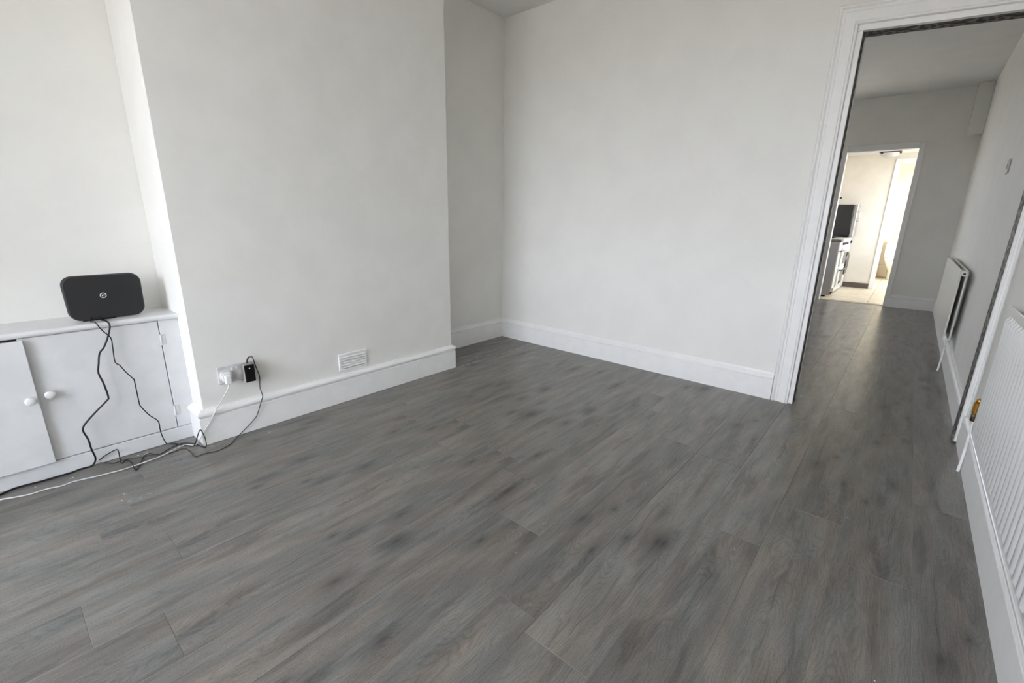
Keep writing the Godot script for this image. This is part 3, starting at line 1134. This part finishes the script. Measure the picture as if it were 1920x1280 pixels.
# -------------------------------------------------------------------- kitchen
func build_kitchen() -> void:
	var st: SurfaceTool
	var lx := -1.418
	# base cabinet with a grey end panel
	var b := thing("base_cabinet", "narrow kitchen base cabinet with a grey end panel next to the cooker", "cabinet", V(-1.10, 0, -8.27))
	st = tool_()
	box(st, V(lx + 1.10, 0.02, 0.095), V(0.305, 0.795, 0.115), 0.002)
	obj("end_panel", st, M.unit_grey, b)
	st = tool_()
	box(st, V(lx + 1.10, 0.10, -0.17), V(0.295, 0.795, 0.094))
	obj("body", st, M.enamel, b)
	st = tool_()
	box(st, V(0.296, 0.12, -0.165), V(0.315, 0.79, 0.092), 0.003)
	var dr := obj("door", st, M.enamel, b)
	st = tool_()
	tube(st, [V(0.316, 0.66, -0.13), V(0.338, 0.66, -0.13), V(0.338, 0.66, 0.06), V(0.316, 0.66, 0.06)], 0.006, 8, false)
	obj("handle", st, M.black_gloss, dr)
	st = tool_()
	box(st, V(lx + 1.10, 0.0, -0.17), V(0.25, 0.10, 0.092))
	obj("plinth", st, M.dark_gap, b)
	var w := thing("worktop", "grey-brown kitchen worktop on the base cabinet", "worktop", V(-1.10, 0.797, -8.27))
	st = tool_()
	box(st, V(lx + 1.10, 0, -0.17), V(0.325, 0.035, 0.12), 0.006)
	obj("slab", st, M.worktop, w)
	# white cooker with dark oven doors
	var c := thing("cooker", "white cooker with black knobs and dark oven doors in the kitchen", "cooker", V(-1.10, 0, -8.78))
	var z0 := -0.33
	var z1 := 0.33
	st = tool_()
	box(st, V(lx + 1.10, 0.04, z0), V(0.315, 0.820, z1), 0.004)
	obj("body", st, M.enamel, c)
	st = tool_()
	box(st, V(lx + 1.10, 0.820, z0), V(0.325, 0.838, z1), 0.006)
	obj("hob", st, M.enamel, c)
	for zz in [-0.17, 0.15]:
		for xx in [-0.12, 0.14]:
			st = tool_()
			lathe(st, [Vector2(0, 0), Vector2(0.05, 0), Vector2(0.05, 0.010), Vector2(0.03, 0.014), Vector2(0, 0.014)], V(xx, 0.838, zz), V(0, 1, 0), 16)
			obj("burner", st, M.black_gloss, c)
			st = tool_()
			for k in 4:
				var an := TAU * k / 4.0 + 0.4
				tube(st, [V(xx + 0.02 * cos(an), 0.862, zz + 0.02 * sin(an)), V(xx + 0.095 * cos(an), 0.862, zz + 0.095 * sin(an)), V(xx + 0.10 * cos(an), 0.838, zz + 0.10 * sin(an))], 0.005, 6, false)
			obj("pan_support", st, M.dull_metal, c)
	for k in 6:
		st = tool_()
		lathe(st, [Vector2(0, 0), Vector2(0.020, 0), Vector2(0.018, 0.022), Vector2(0, 0.024)], V(0.315, 0.762, z1 - 0.07 - k * 0.105), V(1, 0, 0), 14)
		obj("knob", st, M.black_gloss, c)
	for q in [[0.42, 0.70, 0.012], [0.12, 0.40, 0.010]]:
		st = tool_()
		box(st, V(0.316, q[0], z0 + 0.02), V(0.334, q[1], z1 - 0.02), 0.004)
		var dd := obj("oven_door", st, M.enamel, c)
		st = tool_()
		box(st, V(0.334, q[0] + 0.03, z0 + 0.03), V(0.337, q[1] - 0.07, z1 - 0.24), 0.001)
		obj("oven_glass", st, M.black_gloss, dd)
		st = tool_()
		tube(st, [V(0.335, q[1] - 0.03, z0 + 0.05), V(0.362, q[1] - 0.03, z0 + 0.05), V(0.362, q[1] - 0.03, z1 - 0.05), V(0.335, q[1] - 0.03, z1 - 0.05)], q[2], 8, false)
		obj("handle", st, M.enamel if q[0] > 0.3 else M.black_gloss, dd)
	st = tool_()
	box(st, V(lx + 1.12, 0.0, z0 + 0.02), V(0.29, 0.04, z1 - 0.02))
	obj("plinth", st, M.dark_gap, c)
	# white under-counter appliance beyond it
	var m := thing("washing_machine", "white appliance with a dark round door beyond the cooker", "washing machine", V(-1.10, 0, -9.41))
	st = tool_()
	box(st, V(lx + 1.10, 0.02, -0.28), V(0.315, 0.835, 0.28), 0.006)
	obj("body", st, M.enamel, m)
	st = tool_()
	lathe(st, [Vector2(0, 0.0), Vector2(0.19, 0.0), Vector2(0.19, 0.018), Vector2(0.16, 0.030), Vector2(0.12, 0.022), Vector2(0, 0.012)], V(0.314, 0.42, 0.0), V(1, 0, 0), 28)
	obj("door", st, M.black_gloss, m)
	st = tool_()
	lathe(st, [Vector2(0, 0), Vector2(0.028, 0), Vector2(0.025, 0.020), Vector2(0, 0.022)], V(0.315, 0.765, -0.18), V(1, 0, 0), 16)
	obj("dial", st, M.black_gloss, m)
	st = tool_()
	box(st, V(0.315, 0.735, 0.05), V(0.319, 0.80, 0.25), 0.0015)
	obj("drawer", st, M.enamel, m)
	# tall black-sided appliance standing on it
	var k := thing("kitchen_appliance", "large black-sided appliance with a silver front standing on the kitchen units", "appliance", V(-1.10, 0.837, -9.50))
	st = tool_()
	box(st, V(-0.27, 0.008, -0.19), V(0.295, 0.515, 0.19), 0.006)
	obj("case", st, M.black_gloss, k)
	st = tool_()
	box(st, V(0.296, 0.010, -0.19), V(0.345, 0.513, 0.188), 0.006)
	var kd := obj("front", st, M.silver, k)
	st = tool_()
	tube(st, [V(0.345, 0.40, 0.15), V(0.375, 0.39, 0.15), V(0.375, 0.27, 0.15), V(0.345, 0.26, 0.15)], 0.008, 8)
	obj("handle", st, M.chrome, kd)
	for q in [V(-0.2, 0, -0.15), V(-0.2, 0, 0.15), V(0.24, 0, -0.15), V(0.24, 0, 0.15)]:
		st = tool_()
		lathe(st, [Vector2(0, 0), Vector2(0.015, 0), Vector2(0.015, 0.009), Vector2(0, 0.009)], q, V(0, 1, 0), 10)
		obj("foot", st, M.dark_gap, k)
	# small dark hook on the wall
	var hk := thing("wall_hook", "small dark hook on the white kitchen wall above the black appliance", "hook", V(-1.06, 1.47, -9.72))
	st = tool_()
	box(st, V(-0.02, -0.012, 0.0), V(0.02, 0.012, 0.005), 0.002)
	obj("plate", st, M.dark_gap, hk)
	st = tool_()
	tube(st, [V(0, 0, 0.005), V(0, -0.012, 0.02), V(0, -0.012, 0.035), V(0, 0.004, 0.042)], 0.005, 8)
	obj("prong", st, M.dark_gap, hk)
	# flush ceiling light
	var L := thing("ceiling_light", "flush glass dome light with a dark rim on the kitchen ceiling", "ceiling light", V(-0.50, 2.13, -9.32))
	st = tool_()
	lathe(st, [Vector2(0, 0), Vector2(0.13, 0), Vector2(0.135, -0.020), Vector2(0.125, -0.034), Vector2(0, -0.034)], V(0, 0, 0), V(0, 1, 0), 28)
	obj("rim", st, M.dull_metal, L)
	st = tool_()
	lathe(st, [Vector2(0.124, -0.034), Vector2(0.118, -0.052), Vector2(0.095, -0.075), Vector2(0.060, -0.090), Vector2(0, -0.096)], V(0, 0, 0), V(0, 1, 0), 28)
	obj("dome", st, plain(Color(0.80, 0.81, 0.80), 0.2), L)
	for an in [0.3, 2.4, 4.5]:
		st = tool_()
		box(st, V(0.128 * cos(an) - 0.012, -0.05, 0.128 * sin(an) - 0.012), V(0.128 * cos(an) + 0.012, -0.03, 0.128 * sin(an) + 0.012), 0.003)
		obj("clip", st, M.dull_metal, L)


# -------------------------------------------------------------------- bathroom
func build_bathroom() -> void:
	var kz := -9.72
	var st := tool_()
	box(st, V(-0.430, 0, kz), V(-0.362, 2.05, kz + 0.016), 0.004)
	box(st, V(-0.362, 1.975, kz), V(0.342, 2.05, kz + 0.016), 0.004)
	box(st, V(0.342, 0, kz), V(0.41, 2.05, kz + 0.016), 0.004)
	box(st, V(-0.400, 0, kz - 0.12), V(-0.372, 1.99, kz), 0.002)
	box(st, V(0.352, 0, kz - 0.12), V(0.38, 1.99, kz), 0.002)
	struct("door_3", st, M.gloss, "white frame of the bathroom doorway")
	# wall tiles on the back wall, up to shoulder height
	st = tool_()
	box(st, V(-0.47, 0, -11.98), V(0.65, 1.26, -11.975))
	var g := struct("trim_7", st, M.grout, "beige tiled lower half of the bathroom wall")
	for i in 5:
		for j in 6:
			var s := tool_()
			var x0 := -0.468 + j * 0.187
			box(s, V(x0, 0.004 + i * 0.251, -11.976), V(x0 + 0.183, 0.251 + i * 0.251, -11.966), 0.002)
			obj("tile", s, M.wall_tile, g)
	# toilet
	var t := thing("toilet", "white close-coupled toilet seen through the bathroom doorway", "toilet", V(-0.165, 0, -11.60))
	st = tool_()
	box(st, V(-0.215, 0.40, -0.36), V(0.215, 0.70, -0.17), 0.025)
	var cs := obj("cistern", st, M.ceramic, t)
	st = tool_()
	box(st, V(-0.225, 0.70, -0.365), V(0.225, 0.735, -0.160), 0.012)
	obj("lid", st, M.ceramic, cs)
	st = tool_()
	st.set_smooth_group(0)
	var rings := []
	for L in [[0.0, 0.11, 0.20, -0.06], [0.05, 0.10, 0.18, -0.06], [0.18, 0.11, 0.19, -0.05], [0.28, 0.155, 0.24, -0.01], [0.36, 0.182, 0.275, 0.02], [0.385, 0.182, 0.275, 0.02], [0.385, 0.13, 0.20, 0.03]]:
		var ring := []
		for k in 24:
			var an := TAU * k / 24.0
			ring.append(V(L[1] * cos(an), L[0], L[3] + L[2] * sin(an)))
		rings.append(ring)
	for i in rings.size() - 1:
		for k in 24:
			var q := [rings[i][k], rings[i][(k + 1) % 24], rings[i + 1][(k + 1) % 24], rings[i + 1][k]]
			poly(st, q, (q[0] + q[2]) * 0.5 - V(0, 0.2, 0))
	poly(st, rings[-1], V(0, 1, 0))
	poly(st, rings[0], V(0, -1, 0))
	st.set_smooth_group(-1)
	obj("bowl", st, M.ceramic, t)
	st = tool_()
	var seat := PackedVector2Array()
	for k in 28:
		var an := TAU * k / 28.0
		seat.append(Vector2(0.188 * cos(an), 0.02 + 0.28 * sin(an) * (0.75 if sin(an) < 0 else 1.0)))
	prism(st, seat, V(0, 0.387, 0), V(1, 0, 0), V(0, 0, 1), V(0, 0.026, 0))
	obj("seat", st, M.plastic, t)


# -------------------------------------------------------------------- cables
func cable(called: String, label: String, pts: Array, r: float, mat: Material) -> void:
	var p := []
	for q in pts:
		# lie on the floor and in front of the plinth
		var c: Vector3 = q
		if c.y < 0.06:
			c.x = maxf(c.x, -2.545 + r + 0.001)
			c.y = maxf(c.y, r + 0.0004)
		p.append(c)
	var st := tool_()
	tube(st, p, r, 8)
	var o := obj(called, st, mat)
	o.set_meta("label", label)
	o.set_meta("category", "cable")


func build_cables() -> void:
	cable("power_cable", "thick dark cable hanging from the router down the cupboard door", [V(-2.590, 0.640, -0.284), V(-2.560, 0.631, -0.288), V(-2.530, 0.630, -0.297), V(-2.513, 0.612, -0.304),
		V(-2.515, 0.567, -0.291), V(-2.515, 0.522, -0.270), V(-2.515, 0.499, -0.252), V(-2.515, 0.453, -0.241), V(-2.515, 0.416, -0.234), V(-2.515, 0.368, -0.242), V(-2.515, 0.303, -0.247), V(-2.515, 0.287, -0.239), V(-2.515, 0.247, -0.195), V(-2.515, 0.209, -0.157), V(-2.515, 0.188, -0.145), V(-2.515, 0.171, -0.145), V(-2.515, 0.134, -0.153), V(-2.518, 0.088, -0.155), V(-2.530, 0.035, -0.161), V(-2.538, 0.004, -0.145), V(-2.538, 0.004, -0.108), V(-2.528, 0.004, -0.072), V(-2.530, 0.004, -0.026), V(-2.531, 0.004, 0.013), V(-2.538, 0.004, 0.055), V(-2.538, 0.004, 0.091), V(-2.517, 0.004, 0.128), V(-2.499, 0.004, 0.169), V(-2.470, 0.004, 0.30)], 0.0034, M.cable)
	cable("data_cable", "thin dark cable falling beside the thick one and kinking across the floor", [V(-2.590, 0.640, -0.262), V(-2.556, 0.630, -0.252), V(-2.528, 0.629, -0.262), V(-2.518, 0.605, -0.272),
		V(-2.520, 0.585, -0.282), V(-2.520, 0.556, -0.299), V(-2.520, 0.511, -0.298), V(-2.520, 0.451, -0.295), V(-2.520, 0.430, -0.308), V(-2.520, 0.396, -0.323), V(-2.520, 0.360, -0.342), V(-2.520, 0.348, -0.345), V(-2.520, 0.243, -0.345), V(-2.520, 0.224, -0.348), V(-2.520, 0.174, -0.371), V(-2.520, 0.134, -0.398), V(-2.520, 0.089, -0.399), V(-2.520, 0.053, -0.402), V(-2.535, 0.004, -0.416), V(-2.515, 0.004, -0.439), V(-2.462, 0.004, -0.466), V(-2.421, 0.004, -0.490), V(-2.383, 0.035, -0.497), V(-2.383, 0.089, -0.522), V(-2.380, 0.063, -0.532), V(-2.376, 0.033, -0.536), V(-2.363, 0.004, -0.529), V(-2.415, 0.004, -0.510), V(-2.447, 0.004, -0.502), V(-2.489, 0.004, -0.463), V(-2.472, 0.004, -0.415), V(-2.442, 0.004, -0.368), V(-2.450, 0.004, -0.355), V(-2.484, 0.004, -0.337), V(-2.472, 0.004, -0.315), V(-2.354, 0.004, -0.265), V(-2.444, 0.004, -0.265), V(-2.490, 0.004, -0.254), V(-2.471, 0.004, -0.234), V(-2.520, 0.045, -0.238), V(-2.530, 0.048, -0.228), V(-2.535, 0.035, -0.196), V(-2.534, 0.022, -0.172)], 0.0022, M.cable)
	cable("adapter_cable", "thin grey cable from the black adapter down over the skirting", [V(-2.388, 0.390, -0.779), V(-2.392, 0.388, -0.793), V(-2.402, 0.362, -0.802), V(-2.405, 0.327, -0.809), V(-2.405, 0.275, -0.819), V(-2.405, 0.215, -0.814), V(-2.382, 0.178, -0.813), V(-2.379, 0.160, -0.807), V(-2.381, 0.139, -0.799), V(-2.384, 0.082, -0.776), V(-2.384, 0.058, -0.755), V(-2.382, 0.034, -0.722), V(-2.375, 0.012, -0.686), V(-2.341, 0.004, -0.643), V(-2.310, 0.004, -0.616), V(-2.284, 0.004, -0.556), V(-2.298, 0.004, -0.508), V(-2.299, 0.004, -0.468), V(-2.362, 0.004, -0.468), V(-2.425, 0.004, -0.455), V(-2.418, 0.004, -0.403), V(-2.444, 0.008, -0.353), V(-2.462, 0.008, -0.301), V(-2.491, 0.008, -0.253), V(-2.495, 0.004, -0.215), V(-2.519, 0.004, -0.193), V(-2.534, 0.008, -0.172)], 0.0021, M.cable_grey)
	cable("power_cable", "white cable from the plug trailing along the floor past the cupboard", [V(-2.371, 0.272, -0.666), V(-2.374, 0.250, -0.656), V(-2.377, 0.220, -0.638), V(-2.379, 0.179, -0.608), V(-2.379, 0.153, -0.590), V(-2.384, 0.110, -0.564), V(-2.382, 0.080, -0.540), V(-2.386, 0.040, -0.515), V(-2.420, 0.006, -0.500), V(-2.461, 0.004, -0.468), V(-2.424, 0.010, -0.404), V(-2.412, 0.006, -0.363), V(-2.400, 0.008, -0.319), V(-2.403, 0.004, -0.267), V(-2.402, 0.004, -0.215), V(-2.414, 0.004, -0.146), V(-2.431, 0.004, -0.078), V(-2.426, 0.004, -0.035), V(-2.439, 0.004, 0.002), V(-2.438, 0.004, 0.047), V(-2.453, 0.004, 0.090), V(-2.471, 0.004, 0.129), V(-2.474, 0.004, 0.170), V(-2.450, 0.004, 0.30)], 0.0026, M.cable_white)


# -------------------------------------------------------------------- plaster crumbs left on the floor
func build_crumbs() -> void:
	var st := tool_()
	var spots := [[-2.499, 0.033, 5], [-2.481, -0.076, 6], [-2.413, -0.056, 3], [-2.178, -0.193, 4], [-2.103, -0.200, 4], [-2.099, -0.227, 3], [-2.110, -0.260, 4], [-2.133, -0.178, 3], [-2.295, -0.559, 6], [-2.397, -0.459, 4], [-2.359, -0.556, 5], [0.004, -1.961, 3], [-0.265, -1.490, 3], [-0.830, -1.169, 3], [-0.809, -0.986, 3], [-0.643, -0.847, 3], [-0.308, -3.287, 4], [0.127, -1.232, 3], [-2.312, -0.797, 4], [-2.314, -0.811, 4], [-0.670, -1.664, 3], [-2.50, -0.33, 9], [-2.51, -0.30, 6]]
	for s in spots:
		var r: float = s[2] * 0.0006
		for k in 2:
			var c := V(s[0] + rng.randf_range(-0.006, 0.006) * k, 0.0, s[1] + rng.randf_range(-0.008, 0.008) * k)
			var ring := []
			for i in 6:
				var an := TAU * i / 6.0
				var q := r * rng.randf_range(0.6, 1.3) * (1.0 if k == 0 else 0.6)
				ring.append(c + V(cos(an) * q, 0.0003, sin(an) * q * 1.4))
			var top := c + V(0, r * 0.8, 0)
			for i in 6:
				poly(st, [ring[i], ring[(i + 1) % 6], top], V(0, 1, 0))
	# little ridges of swept dust along the alcove boards
	var lines := [[[-2.552, -2.351], [-2.513, -2.407], [-2.478, -2.451], [-2.427, -2.411], [-2.378, -2.369]], [[-2.381, -2.201], [-2.380, -2.275], [-2.376, -2.369], [-2.374, -2.469]], [[-2.378, -2.62], [-2.380, -2.702], [-2.380, -2.877], [-2.391, -3.003]], [[-2.593, -3.007], [-2.547, -3.013], [-2.487, -3.008]], [[-2.386, -2.95], [-2.395, -3.01], [-2.400, -3.055]], [[-0.366, -3.262], [-0.345, -3.284], [-0.320, -3.289]]]
	for ln in lines:
		var pts := []
		for q in ln:
			pts.append(V(q[0], 0.0, q[1]))
		pts = smooth_path(pts, 6)
		for i in pts.size() - 1:
			if rng.randf() < 0.3:
				continue
			var a: Vector3 = pts[i]
			var b: Vector3 = pts[i + 1]
			var w := (b - a).normalized().cross(Vector3.UP) * rng.randf_range(0.0012, 0.0045)
			var top := (a + b) * 0.5 + V(0, 0.0012, 0)
			poly(st, [a, a.lerp(b, 0.5) + w, top], V(0, 1, 0))
			poly(st, [a.lerp(b, 0.5) + w, b, top], V(0, 1, 0))
			poly(st, [b, a.lerp(b, 0.5) - w, top], V(0, 1, 0))
			poly(st, [a.lerp(b, 0.5) - w, a, top], V(0, 1, 0))
	var o := obj("plaster_crumbs", st, M.crumb)
	o.set_meta("kind", "stuff")
	o.set_meta("label", "white plaster crumbs scattered on the dark floor")
	o.set_meta("category", "crumbs")
